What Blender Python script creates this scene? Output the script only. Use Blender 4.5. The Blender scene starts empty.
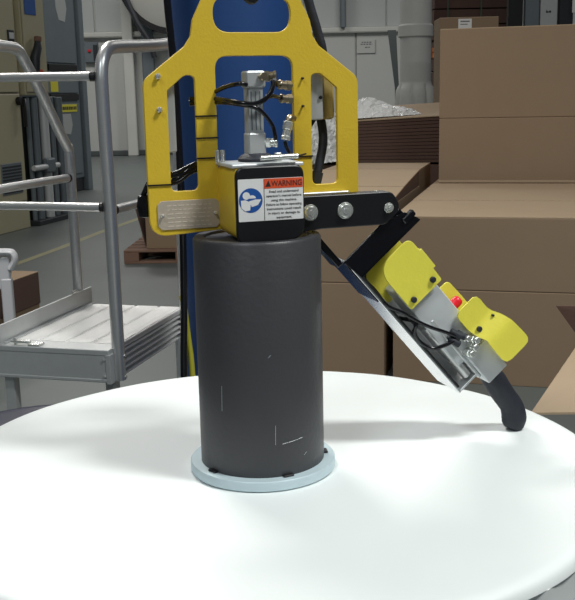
import bpy, bmesh, math, random
from mathutils import Vector, Matrix
C = bpy.context.scene.collection
random.seed(7)
R = math.radians

# ------------------------------------------------------------------ camera
cam_d = bpy.data.cameras.new('camera'); cam = bpy.data.objects.new('camera', cam_d); C.objects.link(cam)
cam_d.sensor_fit = 'VERTICAL'; cam_d.sensor_height = 24.0; cam_d.lens = 985.0*24.0/600.0
cam_d.clip_start = 0.02; cam_d.clip_end = 200
pitch, roll, yaw = .205, .022, .030
m = Matrix.Rotation(-yaw, 4, 'Z') @ Matrix.Rotation(R(90)-pitch, 4, 'X') @ Matrix.Rotation(-roll, 4, 'Z')
m.translation = Vector((0, -1.1405, 1.5)); cam.matrix_world = m
bpy.context.scene.camera = cam
vs = bpy.context.scene.view_settings
vs.view_transform = 'Standard'; vs.look = 'None'; vs.gamma = 1; vs.use_curve_mapping = False
vs.exposure = 0.0

# ------------------------------------------------------------------ world and lamps
w = bpy.data.worlds.new('world'); bpy.context.scene.world = w; w.use_nodes = True
bg = w.node_tree.nodes['Background']; bg.inputs[0].default_value = (.88, .93, 1.0, 1); bg.inputs[1].default_value = 0.10

def area(name, loc, size, power, col=(1, .97, .92), rot=(0, 0, 0), sy=None):
    d = bpy.data.lights.new(name, 'AREA'); d.energy = power; d.color = col
    d.shape = 'RECTANGLE'; d.size = size; d.size_y = sy or size
    o = bpy.data.objects.new(name, d); C.objects.link(o); o.location = loc; o.rotation_euler = rot
    return o
# rows of warehouse ceiling lamps
area('ceiling_lamp', (2.0, -1.0, 4.7), .9, 165, (.98, 1, .97), sy=.5)
area('ceiling_lamp', (-1.6, -2.8, 5.0), 1.2, 85, (.90, .97, 1.0), sy=.6)
area('ceiling_lamp', (-1.5, 3.1, 5.0), 1.4, 165, (1, .96, .9), sy=.8)  # unseen lamp, moved and strengthened to brighten the platform
area('ceiling_lamp', (2.6, 7.5, 6.0), 1.6, 25, (1, .95, .88), sy=.8)
area('ceiling_lamp', (-2.5, 13, 7.0), 3.0, 90, (1, .97, .92), sy=1.5)
area('ceiling_lamp', (4, 18, 7.5), 4.0, 330, (1, .98, .94), sy=2)
area('ceiling_lamp', (-4, 20, 7.5), 4.0, 320, (1, .98, .94), sy=2)

# ------------------------------------------------------------------ materials
def lin(c):
    return tuple(((v/255)/12.92 if v/255 <= .04045 else ((v/255+.055)/1.055)**2.4) for v in c)
def mat(name, col, rough=.5, metal=0., var=.08, scale=20, bump=0., bscale=60, trans=0., alpha=1., coat=0., spec=.5, stretch=None):
    mt = bpy.data.materials.new(name); mt.use_nodes = True
    nt = mt.node_tree; b = nt.nodes['Principled BSDF']; L = nt.links
    c = lin(col)
    b.inputs['Roughness'].default_value = rough; b.inputs['Metallic'].default_value = metal
    b.inputs['Specular IOR Level'].default_value = spec
    b.inputs['Transmission Weight'].default_value = trans; b.inputs['Alpha'].default_value = alpha
    b.inputs['Coat Weight'].default_value = coat
    tc = nt.nodes.new('ShaderNodeTexCoord'); mp = nt.nodes.new('ShaderNodeMapping')
    L.new(tc.outputs['Object'], mp.inputs[0])
    if stretch: mp.inputs['Scale'].default_value = stretch
    n = nt.nodes.new('ShaderNodeTexNoise'); n.inputs['Scale'].default_value = scale; n.inputs['Detail'].default_value = 5
    L.new(mp.outputs[0], n.inputs['Vector'])
    mx = nt.nodes.new('ShaderNodeMix'); mx.data_type = 'RGBA'
    mx.inputs['A'].default_value = (*[v*(1-var) for v in c], 1); mx.inputs['B'].default_value = (*[min(1, v*(1+var)) for v in c], 1)
    L.new(n.outputs['Fac'], mx.inputs['Factor']); L.new(mx.outputs['Result'], b.inputs['Base Color'])
    if bump:
        n2 = nt.nodes.new('ShaderNodeTexNoise'); n2.inputs['Scale'].default_value = bscale; n2.inputs['Detail'].default_value = 3
        L.new(mp.outputs[0], n2.inputs['Vector'])
        bp = nt.nodes.new('ShaderNodeBump'); bp.inputs['Strength'].default_value = bump; bp.inputs['Distance'].default_value = .01
        L.new(n2.outputs['Fac'], bp.inputs['Height']); L.new(bp.outputs[0], b.inputs['Normal'])
    return mt
M = dict(
    film=mat('white_film', (233, 238, 237), .5, var=.012, scale=5, bump=.12, bscale=9),
    pvc=mat('dark_grey_pvc', (60, 60, 63), .42, var=.06, scale=30, bump=.05, bscale=160),
    zinc=mat('blued_zinc', (196, 214, 220), .5, .2, var=.07, scale=40),
    yellow=mat('yellow_powder_coat', (222, 188, 52), .45, var=.04, scale=90, bump=.06, bscale=300),
    lemon=mat('lemon_guard_paint', (236, 226, 84), .42, var=.03, scale=90, bump=.04, bscale=300),
    black=mat('black_paint', (22, 22, 25), .38, var=.1, scale=60),
    gloss=mat('black_gloss', (13, 13, 18), .16, var=.1, scale=60),
    rubber=mat('black_rubber', (34, 37, 46), .62, var=.1, scale=60, bump=.1, bscale=200),
    steel=mat('bright_steel', (236, 238, 232), .26, .8, var=.06, scale=50),
    brushed=mat('brushed_aluminium', (206, 207, 206), .34, .7, var=.07, scale=30, stretch=(1, 1, 12)),
    polished=mat('polished_aluminium', (232, 234, 236), .22, 1.0, var=.05, scale=40),
    alu=mat('satin_aluminium', (198, 201, 201), .42, .5, var=.06, scale=40),
    greybox=mat('grey_anodised', (206, 210, 212), .42, .2, var=.04, scale=50),
    brass=mat('nickel_brass', (190, 176, 150), .28, 1, var=.1, scale=60),
    blue=mat('blue_mast_paint', (30, 68, 124), .45, var=.06, scale=8, bump=.04, bscale=60),
    label=mat('label_white', (232, 232, 230), .5, var=.01),
    orange=mat('label_orange', (226, 86, 48), .5, var=.02),
    lblue=mat('label_blue', (28, 84, 160), .5, var=.02),
    ink=mat('label_ink', (40, 38, 38), .6, var=.02),
    greyink=mat('faint_ink', (120, 120, 120), .6, var=.02),
    red=mat('red_button', (226, 28, 48), .35, var=.03),
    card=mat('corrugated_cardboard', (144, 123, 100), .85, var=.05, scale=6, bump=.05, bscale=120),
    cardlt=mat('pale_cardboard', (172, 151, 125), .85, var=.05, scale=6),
    carddk=mat('dark_edge_and_shade_card', (92, 70, 62), .9, var=.22, scale=22, stretch=(1, 1, 10)),  # dark cut edges, and the shade panel between the front cartons
    tape=mat('packing_tape', (176, 146, 118), .3, var=.03),
    floor=mat('polished_concrete', (96, 102, 101), .5, var=.14, scale=1.4, bump=.03, bscale=12),
    line=mat('floor_line_paint', (150, 147, 112), .6, var=.22, scale=10),
    wall=mat('painted_wall', (196, 198, 194), .8, var=.05, scale=.7),
    wall2=mat('upper_wall', (186, 190, 188), .8, var=.06, scale=.5),
    trim=mat('white_trim', (206, 206, 200), .6, var=.04, scale=3),
    darktrim=mat('dark_gap_trim', (80, 88, 88), .7),
    cream=mat('cream_enamel', (176, 171, 142), .5, var=.04, scale=2),
    slate=mat('slate_grey_enamel', (106, 116, 122), .5, var=.12, scale=5),
    darkmetal=mat('dark_metal', (52, 55, 60), .5, .3, var=.15),
    wood=mat('pallet_wood', (128, 100, 84), .85, var=.15, scale=9, stretch=(1, 6, 6)),
    navy=mat('navy_drum', (34, 38, 58), .5, var=.15, scale=30),
    plastic=mat('white_plastic', (198, 200, 204), .45, var=.02),
    wrap=mat('clear_crumpled_film', (240, 242, 242), .22, var=.05, scale=10, trans=.1, bump=.3, bscale=25),
    hose=mat('yellow_hose', (172, 168, 50), .5, var=.1),
    sticker=mat('yellow_sticker', (214, 206, 62), .5, var=.03),
    strap=mat('green_strap', (70, 92, 72), .5),
    deckmat=mat('glare_bright_aluminium', (252, 251, 247), .36, .15, var=.12, scale=25, stretch=(4, 1, 1)),  # base colour raised to hold the glare on deck and ribs
    tan=mat('tan_plastic', (168, 150, 92), .6, var=.08),
    amber=mat('orange_plastic', (220, 140, 90), .5),
    plate=mat('worn_plate', (196, 184, 168), .5, .3, var=.08, scale=200),
    platemark=mat('plate_mark', (214, 204, 190), .5, var=.05),
    duct=mat('duct_grey', (168, 168, 162), .7, var=.1, scale=1.5),
    column=mat('white_column', (206, 208, 204), .6, var=.04, scale=5),
)

# ------------------------------------------------------------------ mesh helpers
class MB:
    """collects shapes of ONE object"""
    def __init__(s): s.v = []; s.f = []
    def add(s, v, f):
        k = len(s.v); s.v += [tuple(p) for p in v]; s.f += [tuple(i+k for i in q) for q in f]; return s
    def box(s, x0, x1, y0, y1, z0, z1, m=None):
        v = [Vector((x, y, z)) for z in (z0, z1) for x, y in ((x0, y0), (x1, y0), (x1, y1), (x0, y1))]
        if m: v = [m @ p for p in v]
        return s.add(v, [(3, 2, 1, 0), (4, 5, 6, 7), (0, 1, 5, 4), (1, 2, 6, 5), (2, 3, 7, 6), (3, 0, 4, 7)])
    def cbox(s, x0, x1, y0, y1, z0, z1, c=.004, m=None):
        """box with chamfered edges, built as a stack of inset rings"""
        def ring(i, z): return [(x0+i, y0+c if 0 else y0+i, z), (x1-i, y0+i, z), (x1-i, y1-i, z), (x0+i, y1-i, z)]
        def oct_(i, z):
            a = c+i
            return [(x0+a, y0+i, z), (x1-a, y0+i, z), (x1-i, y0+a, z), (x1-i, y1-a, z), (x1-a, y1-i, z), (x0+a, y1-i, z), (x0+i, y1-a, z), (x0+i, y0+a, z)]
        rs = [oct_(c*.7, z0), oct_(0, z0+c), oct_(0, z1-c), oct_(c*.7, z1)]
        v = [Vector(p) for r in rs for p in r]
        if m: v = [m @ p for p in v]
        f = [tuple(range(7, -1, -1)), tuple(range(24, 32))]
        for k in range(3):
            for i in range(8):
                j = (i+1) % 8; f.append((k*8+i, k*8+j, k*8+8+j, k*8+8+i))
        return s.add(v, f)
    def prism(s, poly, y0, y1, fn=None):
        """poly in x,z extruded along y"""
        n = len(poly); v = [Vector((x, y0, z)) for x, z in poly]+[Vector((x, y1, z)) for x, z in poly]
        if fn: v = [fn(p) for p in v]
        return s.add(v, [tuple(range(n)), tuple(range(2*n-1, n-1, -1))]+[(i, i+n, (i+1) % n+n, (i+1) % n) for i in range(n)])
    def tube(s, pts, r, seg=10, flat=1.0, cap=True):
        P = [Vector(p) for p in pts]; n = len(P); rr = r if isinstance(r, (list, tuple)) else [r]*n
        v = []; f = []; up = None
        for i in range(n):
            t = (P[min(i+1, n-1)]-P[max(i-1, 0)]).normalized()
            if up is None:
                up = Vector((0, 1, 0)) if abs(t.y) < .9 else Vector((1, 0, 0))
            a = (up-t*up.dot(t)).normalized(); b = t.cross(a); up = a
            for k in range(seg):
                g = 2*math.pi*k/seg; v.append(P[i]+a*math.cos(g)*rr[i]*flat+b*math.sin(g)*rr[i])
        for i in range(n-1):
            for k in range(seg):
                j = (k+1) % seg; f.append((i*seg+k, (i+1)*seg+k, (i+1)*seg+j, i*seg+j))
        if cap: f += [tuple(range(seg)), tuple(range(n*seg-1, (n-1)*seg-1, -1))]
        return s.add(v, f)
    def lathe(s, prof, seg=48, c=(0, 0, 0), m=None, wob=None):
        v = []; f = []; n = len(prof)
        for k in range(seg):
            g = 2*math.pi*k/seg
            for r, z in prof:
                q = wob(g, r, z) if wob else 0
                p = Vector(((r+q)*math.cos(g), (r+q)*math.sin(g), z)); p = m @ p if m else p
                v.append(p+Vector(c))
        for k in range(seg):
            j = (k+1) % seg
            for i in range(n-1): f.append((k*n+i, j*n+i, j*n+i+1, k*n+i+1))
        if prof[0][0] > 1e-6: f.append(tuple(k*n for k in range(seg-1, -1, -1)))
        if prof[-1][0] > 1e-6: f.append(tuple(k*n+n-1 for k in range(seg)))
        return s.add(v, f)
    def cyl(s, p0, p1, r, seg=16, ch=0):
        p0, p1 = Vector(p0), Vector(p1); d = (p1-p0); L = d.length; c = ch or min(r*.15, L*.2)
        q = Vector((0, 0, 1)).rotation_difference(d.normalized()).to_matrix().to_4x4()
        return s.lathe([(r-c, 0), (r, c), (r, L-c), (r-c, L)], seg, p0, q)
    def build(s, name, mt, parent=None, smooth=False, bevel=0):
        me = bpy.data.meshes.new(name); me.from_pydata(s.v, [], s.f); me.validate()
        bm = bmesh.new(); bm.from_mesh(me)
        bmesh.ops.remove_doubles(bm, verts=bm.verts, dist=1e-6)
        bmesh.ops.recalc_face_normals(bm, faces=bm.faces)
        if bevel:
            bmesh.ops.bevel(bm, geom=[e for e in bm.edges if len(e.link_faces) == 2 and e.calc_face_angle(0) > .6], offset=bevel, segments=2, affect='EDGES', clamp_overlap=True)
        if smooth:
            for fc in bm.faces: fc.smooth = True
            for e in bm.edges:
                if len(e.link_faces) == 2 and e.calc_face_angle(0) > .7: e.smooth = False
        bm.to_mesh(me); bm.free()
        me.materials.append(M[mt] if isinstance(mt, str) else mt)
        o = bpy.data.objects.new(name, me); C.objects.link(o)
        if parent: o.parent = parent
        return o

def thing(name, label, cat, loc=(0, 0, 0), rz=0, group=None):
    o = bpy.data.objects.new(name, None); C.objects.link(o); o.empty_display_size = .1
    o.location = loc; o.rotation_euler = (0, 0, rz); tag(o, label, cat, group); return o
def tag(o, label=None, cat=None, group=None, kind=None):
    if label: o['label'] = label
    if cat: o['category'] = cat
    if group: o['group'] = group
    if kind: o['kind'] = kind
    return o
def structure(o): o['kind'] = 'structure'; return o

def rounded(pts, seg=6):
    """pts: (x, z, radius) -> polyline with arcs at the corners"""
    out = []; n = len(pts)
    for i in range(n):
        p = Vector(pts[i][:2]); r = pts[i][2] if len(pts[i]) > 2 else 0
        a = Vector(pts[i-1][:2])-p; b = Vector(pts[(i+1) % n][:2])-p
        if r <= 0: out.append(tuple(p)); continue
        ang = a.angle(b); d = min(r/math.tan(ang/2), a.length*.49, b.length*.49)
        p0 = p+a.normalized()*d; p1 = p+b.normalized()*d
        for k in range(seg+1):
            t = k/seg; q = p0*(1-t)**2+p*2*t*(1-t)+p1*t*t; out.append(tuple(q))
    return out
def sheet(name, loops, y, th, mt, parent, bevel=.0008, fn=None):
    """flat plate (first loop outline, others holes) in x,z, centred on depth y"""
    cu = bpy.data.curves.new('t', 'CURVE'); cu.dimensions = '2D'; cu.fill_mode = 'BOTH'
    cu.extrude = th/2-bevel; cu.bevel_depth = bevel; cu.bevel_resolution = 1
    for lp in loops:
        sp = cu.splines.new('POLY'); sp.points.add(len(lp)-1); sp.use_cyclic_u = True
        for i, (a, b) in enumerate(lp): sp.points[i].co = (a, b, 0, 1)
    t = bpy.data.objects.new('t', cu); me = bpy.data.meshes.new_from_object(t); me.name = name
    bpy.data.objects.remove(t)
    for v in me.vertices:
        x, z, d = v.co; p = Vector((x, y-d, z)); v.co = fn(p) if fn else p
    me.materials.clear(); me.materials.append(M[mt])
    o = bpy.data.objects.new(name, me); C.objects.link(o); o.parent = parent; return o
def text(name, body, x, z, y, size, mt, parent, w=None, align='LEFT'):
    cu = bpy.data.curves.new('t', 'FONT'); cu.body = body; cu.size = size; cu.extrude = .00008; cu.align_x = align
    t = bpy.data.objects.new('t', cu); me = bpy.data.meshes.new_from_object(t); me.name = name; bpy.data.objects.remove(t)
    xs = [v.co.x for v in me.vertices]; s = (w/(max(xs)-min(xs))) if w else 1
    for v in me.vertices: v.co = Vector((x+v.co.x*s, y-v.co.z, z+v.co.y))
    me.materials.clear(); me.materials.append(M[mt])
    o = bpy.data.objects.new(name, me); C.objects.link(o); o.parent = parent; return o
def smooth_path(pts, n=5):
    P = [Vector(p) for p in pts]; out = []
    for i in range(len(P)-1):
        a, b, c, d = P[max(i-1, 0)], P[i], P[i+1], P[min(i+2, len(P)-1)]
        for k in range(n):
            t = k/n; out.append(.5*((2*b)+(c-a)*t+(2*a-5*b+4*c-d)*t*t+(3*b-a-3*c+d)*t**3))
    return out+[P[-1]]
def copy_obj(o, parent=None, loc=None, rot=None):
    c = o.copy(); C.objects.link(c)
    if parent: c.parent = parent
    if loc is not None: c.location = loc
    if rot is not None: c.rotation_euler = rot
    return c

# ------------------------------------------------------------------ setting
H = -R(17)                                    # heading of the ladder, cartons and cabinets
structure(MB().box(-16, 16, -6, 27, -.2, 0).build('floor', 'floor'))
bw = MB(); bw.box(-16, 16, 25.9, 26.2, 0, 9); wall = structure(bw.build('wall_back', 'wall'))
for k in range(10):                            # lower wall panels, butted with recessed joints
    x = -14.2+k*2.83
    MB().cbox(x+.02, x+2.81, 25.83, 25.92, .12, 3.1, .012).build('wall_panel', 'wall', wall)
for k in range(26):                            # upper cladding sheets
    x = -14+k*1.1
    MB().cbox(x+.015, x+1.085, 25.84, 25.92, 3.22, 8.9, .02).build('cladding_sheet', 'wall2', wall)
structure(MB().cbox(-16, 16, 25.66, 25.86, 3.08, 3.22, .03).build('trim_1', 'trim'))
structure(MB().cbox(-16, 16, 25.72, 25.86, 0, .14, .02).build('baseboard_back', 'darktrim'))
for i, (x, wd, mt) in enumerate(((-3.23, .27, 'trim'), (-2.72, .3, 'slate'), (2.42, .12, 'slate'), (-6.4, .27, 'trim'))):
    structure(MB().cbox(x-wd/2, x+wd/2, 25.5, 25.85, 0 if i != 2 else 3.2, 8.8, .02).build('trim_%d' % (i+2), mt))
ln = MB(); pts = [(-2.42, 7.5), (-2.24, 8.19), (-2.04, 9.04), (-1.8, 10.2), (-1.5, 11.4), (-1.2, 12.9), (-.2, 17)]
v = []
for x, y in pts: v += [(x-.045, y, .0015), (x+.045, y, .0015)]
ln.add(v, [(2*i, 2*i+1, 2*i+3, 2*i+2) for i in range(len(pts)-1)])
structure(ln.build('trim_6', 'line'))

# ------------------------------------------------------------------ white roll standing on end
roll_t = thing('wrapped_roll', 'huge white film-wrapped roll standing on end under the gripper', 'roll', (.006, .0176, 0))
ZT = 1.0574; RR = .412
wob = lambda g, r, z: (.0012*math.sin(5*g+1)+.0008*math.sin(13*g)) if r > .35 else 0
MB().lathe([(.0, ZT), (.1, ZT), (.25, ZT), (RR-.02, ZT), (RR-.014, ZT+.0008), (RR-.006, ZT-.001), (RR-.0015, ZT-.006), (RR, ZT-.013)], 160, wob=wob).build('end_cover', 'film', roll_t, True)
MB().lathe([(RR-.001, ZT-.0128), (RR-.003, ZT-.04), (RR-.002, ZT-.3), (RR-.004, .6), (RR-.003, .02), (RR-.012, 0.0), (0.0, 0.0)], 160,
           wob=lambda g, r, z: .0016*math.sin(37*g+z*9)+.0012*math.sin(61*g)).build('side_wrap', 'film', roll_t, True)

# ------------------------------------------------------------------ the gripper (local: x = along plate, y = away, z up from roll top)
G = thing('core_gripper', 'yellow and black roll lifting gripper on a dark grey core, standing on white roll', 'lifting tool', (0, 0, ZT), R(16))
zt = .2847
MB().lathe([(.0, .001), (.088-.001, .001), (.088, .002), (.088, .0113), (.0868, .0128), (.0, .0128)], 96).build('flange', 'zinc', G, True)
MB().lathe([(.0747, .0125), (.0747, zt-.003), (.0725, zt), (.062, zt), (.0605, zt-.003), (.0, zt-.003)], 96).build('core_tube', 'pvc', G, True)
for k in range(5):
    g = R(-156+72*k-0); mm = Matrix.Rotation(g, 4, 'Z')
    MB().cbox(.0735, .0795, -.0065, .0065, .0126, .0152, .0008, mm).build('clamp_shoe', 'black', G)
for pts in (((-.012, .155), (-.009, .158)), ((.002, .052), (.028, .055)), ((-.006, .052), (-.0055, .075)), ((.03, .033), (.034, .036)), ((-.06, .09), (-.0595, .12))):
    (x0, z0), (x1, z1) = pts
    y0 = -math.sqrt(.0749**2-x0*x0); y1 = -math.sqrt(.0749**2-x1*x1)
    MB().tube([(x0, y0, z0), ((x0+x1)/2, -math.sqrt(.0749**2-((x0+x1)/2)**2), (z0+z1)/2), (x1, y1, z1)], .00018, 4).build('scuff_mark', 'greybox', G)

uc = .0105                                      # plate centre line
def Z(v): return v-ZT
half = [(.129, 1.3425, .020), (.129, 1.519, .016), (.080, 1.556, .006), (.0725, 1.567, .008), (.0695, 1.585, .01), (.058, 1.608, .03), (.038, 1.642, .03)]
out = [(uc-a, Z(b), r) for a, b, r in half]+[(uc+a, Z(b), r) for a, b, r in reversed(half)]
out[-1] = (uc+.129, Z(1.356), .008)
hole_t = [(uc-.047, Z(1.571), .022), (uc-.047, Z(1.6125), .022), (uc+.047, Z(1.6125), .022), (uc+.047, Z(1.571), .022)]
hole_c = [(uc-.0465, Z(1.40), .01), (uc-.0465, Z(1.546), .016), (uc+.0485, Z(1.546), .016), (uc+.0485, Z(1.40), .01)]
def win(s):
    q = [(uc+s*.1035, Z(1.393), .008), (uc+s*.1035, Z(1.508), .004), (uc+s*.0815, Z(1.526), .012), (uc+s*.0695, Z(1.524), .011), (uc+s*.0695, Z(1.393), .008)]
    return q
P_n = .03                                       # plate lies at local y = +0.03
sheet('mounting_plate', [rounded(out, 8)]+[rounded(h, 8) for h in (hole_t, hole_c, win(-1), win(1))], P_n+.003, .006, 'yellow', G, .0007)
fy = P_n-.0003                                  # front face of the plate
def bolt(x, z, y, r, mt, name='bolt', par=None, hexa=False):
    b = MB(); b.cyl((x, y, z), (x, y-.0012, z), r*1.25, 20); b.cyl((x, y-.001, z), (x, y-.0045, z), r, 6 if hexa else 16)
    b.cyl((x, y-.0044, z), (x, y-.0052, z), r*.45, 8)
    return b.build(name, mt, par or G, True)
for x, z in ((-.102, 1.524), (-.102, 1.487)): bolt(x, Z(z), fy, .0026, 'steel', 'screw')
for x, z in ((.0695, 1.519), (.0695, 1.487)): bolt(x, Z(z), fy, .0012, 'darkmetal', 'screw')
# nameplate with notched corners, rivets, engraved lines too worn to read
x0, x1, z0, z1, c = -.1095, -.0365, Z(1.350), Z(1.383), .0045
npl = sheet('nameplate', [[(x0+c, z0), (x1-c, z0), (x1-c*.4, z0+c*.6), (x1, z0+c), (x1, z1-c), (x1-c, z1), (x0+c, z1), (x0+c*.4, z1-c*.6), (x0, z1-c), (x0, z0+c)]], fy-.0006, .0012, 'plate', G, .0003)
for x in (-.1045, -.0415): bolt(x, Z(1.3665), fy-.001, .0015, 'steel', 'rivet', npl)
eng = MB()
for k in range(6):
    z = Z(1.3775-k*.0048); x = -.0985
    while x < -.048:
        l = random.uniform(.003, .009); eng.box(x, min(x+l, -.046), fy-.00145, fy-.0012, z-.0005, z+.0005); x += l+.0022
tag(eng.build('engraving', 'platemark', npl), kind='stuff')
# cable ties round the posts
def tie(xa, xb, z, par=G):
    b = MB(); t = .0008
    b.box(xa-.001, xb+.001, fy-.0012, fy, z-t, z+t); b.box(xa-.001, xb+.001, P_n+.006, P_n+.0075, z-t, z+t)
    b.box(xa-.0015, xa, fy-.0012, P_n+.0075, z-t, z+t); b.box(xb, xb+.0015, fy-.0012, P_n+.0075, z-t, z+t)
    return b.build('cable_tie', 'black', par)
for z in (1.4785, 1.4535, 1.4305): tie(uc-.0695, uc-.0465, Z(z))
tie(uc-.129, uc-.1035, Z(1.402)); tie(uc+.0485, uc+.0695, Z(1.428))
# warning box
bx0, bx1, bz0, bz1 = -.035, .0405, Z(1.3435), Z(1.4235)
sheet('actuator_housing', [rounded([(bx0, bz0, .012), (bx0, bz1, .012), (bx1, bz1, .012), (bx1, bz0, .016)], 8)], -.0065, .075, 'yellow', G, .002)
MB().cbox(bx0-.004, bx1+.004, -.044, P_n, bz1-.001, bz1+.003, .001).build('housing_lid', 'greybox', G)
sheet('front_cover', [rounded([(bx0, bz0-.003, .010), (bx0, bz1-.001, .010), (bx1, bz1-.001, .010), (bx1, bz0-.001, .016)], 8)], -.0475, .007, 'black', G, .0018)
LY = -.0512
lab = sheet('warning_label', [rounded([(-.0345, Z(1.364), .001), (-.0345, Z(1.4105), .001), (.0405, Z(1.4105), .001), (.0405, Z(1.364), .001)], 2)], LY, .0005, 'label', G, .0001)
sheet('header', [[(-.0048, Z(1.3995)), (-.0048, Z(1.4102)), (.0402, Z(1.4102)), (.0402, Z(1.3995))]], LY-.00035, .0003, 'orange', lab, .00005)
sheet('divider', [[(-.0052, Z(1.3645)), (-.0052, Z(1.4102)), (-.0047, Z(1.4102)), (-.0047, Z(1.3645))]], LY-.00035, .0003, 'ink', lab, .00005)
text('lettering', 'WARNING', .0035, Z(1.4018), LY-.0007, .0088, 'ink', lab, .0355)
sheet('alert_triangle', [[(-.0035, Z(1.4015)), (.0003, Z(1.4085)), (.0029, Z(1.4015))]], LY-.00055, .0002, 'ink', lab, .00004)
for k, (tx, wd) in enumerate((('Read and understand', .034), ("operator's manual before", .041), ('using this machine.', .030), ('Failure to follow operating', .041), ('instructions could result', .040), ('in injury or damage to', .037), ('equipment.', .018))):
    text('lettering', tx, .0177-wd/2, Z(1.3948-k*.0048), LY-.0005, .0036, 'ink', lab, wd)
ic = [(-.0205+.0135*math.cos(2*math.pi*k/40), Z(1.3872)+.0135*math.sin(2*math.pi*k/40)) for k in range(40)]
icon = sheet('pictogram', [ic], LY-.00035, .0003, 'lblue', lab, .00005)
iy = LY-.00065
q = MB(); cx, cz = -.0255, Z(1.3925)
hd = [(cx+.0042*math.cos(2*math.pi*k/24), cz+.0042*math.sin(2*math.pi*k/24)) for k in range(24)]; q.prism(hd, iy, iy+.0002)
q.prism([(-.0315, Z(1.3795)), (-.0318, Z(1.3875)), (-.0265, Z(1.3878)), (-.0205, Z(1.3850)), (-.0215, Z(1.3765)), (-.027, Z(1.3755))], iy, iy+.0002)
q.prism([(-.0195, Z(1.3800)), (-.0225, Z(1.3865)), (-.0155, Z(1.3882)), (-.0085, Z(1.3880)), (-.0125, Z(1.3820))], iy-.0001, iy+.0001)
q.prism([(-.0190+.0044*math.cos(a*.4), Z(1.3895)+.0035*math.sin(a*.4)) for a in range(9)], iy, iy+.0002)
q.build('reader_figure', 'label', lab)
# clamp bar on top, its studs
MB().tube([(-.006, -.046, Z(1.4325)), (.037, -.046, Z(1.4335))], .0030, 12).build('clamp_rod', 'steel', G, True)
MB().cyl((.037, -.046, Z(1.4335)), (.052, -.03, Z(1.4345)), .0010, 8).build('rod_pin', 'black', G, True)
for x, z in ((-.041, 1.4415), (-.0345, 1.4415)): MB().cyl((x, .012, Z(1.426)), (x, .012, Z(1.4400)), .0026, 12).build('stud', 'steel', G, True)
MB().cyl((.022, -.02, Z(1.426)), (.022, -.02, Z(1.4365)), .0045, 6).build('stud', 'steel', G, True)
# pneumatic cylinder
MB().lathe([(.021, 0), (.021, .003), (.017, .007), (.012, .009), (0, .009)], 32, (.002, 0, Z(1.427))).build('cylinder_boot', 'rubber', G, True)
cyl_ = MB().cbox(-.0085, .0095, -.009, .009, Z(1.452), Z(1.512), .0012)
cb = cyl_.build('cylinder_body', 'alu', G)
for x in (-.0045, .0005, .0055): MB().box(x-.0006, x+.0006, -.0096, -.0088, Z(1.462), Z(1.505)).build('groove', 'slate', cb)
MB().cbox(-.0105, .0125, -.011, .011, Z(1.509), Z(1.5275), .0018).build('cylinder_head', 'alu', G)
MB().cbox(-.0095, .0115, -.0105, .0105, Z(1.434), Z(1.459), .0018).build('cylinder_foot', 'alu', G)
def fitting(p, d, r, l, name='hose_fitting', mt='brass'):
    p, d = Vector(p), Vector(d).normalized(); b = MB()
    b.cyl(p, p+d*l*.45, r, 6); b.cyl(p+d*l*.42, p+d*l*.8, r*.8, 16); b.cyl(p+d*l*.78, p+d*l, r*.95, 16)
    return b.build(name, mt, G, True)
fitting((.0125, -.004, Z(1.521)), (1, -.25, .05), .0062, .014); fitting((.008, -.010, Z(1.521)), (.1, -1, 0), .005, .008)
fitting((.0115, -.006, Z(1.447)), (1, -.4, .05), .0060, .014, mt='steel')
fitting((.052, .02, Z(1.5105)), (-1, -.3, .1), .0058, .017); fitting((.053, .02, Z(1.4955)), (-1, -.3, .05), .0056, .016)
fitting((.046, .012, Z(1.470)), (-.25, -.1, -1), .0058, .022, mt='steel')
MB().tube(smooth_path([(.055, .02, Z(1.473)), (.048, .014, Z(1.474)), (.045, .012, Z(1.468))]), .004, 10).build('fitting_elbow', 'brass', G, True)
def hose(pts, r, name='air_hose', mt='gloss'):
    return MB().tube(smooth_path([(x, y, Z(z)) for x, y, z in pts]), r, 10).build(name, mt, G, True)
hose([(-.062, .052, 1.494), (-.042, .047, 1.501), (-.030, .014, 1.510), (-.020, -.012, 1.5135), (-.010, -.012, 1.5125)], .0026)
hose([(-.062, .052, 1.498), (-.042, .047, 1.4985), (-.030, .010, 1.496), (-.018, -.014, 1.4925), (-.002, -.018, 1.4915), (.010, -.018, 1.497), (.018, -.016, 1.507), (.021, -.012, 1.516)], .0028)
hose([(-.062, .053, 1.492), (-.042, .047, 1.493), (-.029, .012, 1.493), (-.012, -.014, 1.4895), (.000, -.018, 1.486), (.010, -.017, 1.477), (.018, -.015, 1.466), (.021, -.014, 1.455), (.022, -.012, 1.447)], .0024)
hose([(.022, -.012, 1.517), (.028, -.002, 1.512), (.036, .012, 1.511)], .0024)
hose([(.014, -.016, 1.499), (.024, -.006, 1.499), (.037, .014, 1.497)], .0024)
hose([(.040, .010, 1.4475), (.043, .010, 1.438), (.048, .006, 1.429)], .0022)
# bundle of hoses crossing behind the left window
for k, (za, zb) in enumerate(((1.404, 1.4195), (1.4085, 1.4165), (1.4005, 1.4135), (1.412, 1.422))):
    hose([(-.122, .050, 1.368+k*.004), (-.124, .046, 1.388), (-.108, .043+k*.002, za), (-.085, .041, za+.002), (-.066, .041, zb), (-.050, .043, zb+.004)], .0024)
MB().lathe([(0, -.014), (.008, -.012), (.010, 0), (.008, .012), (0, .014)], 14, (-.121, .046, Z(1.377))).build('hose_connector', 'gloss', G, True)
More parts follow.
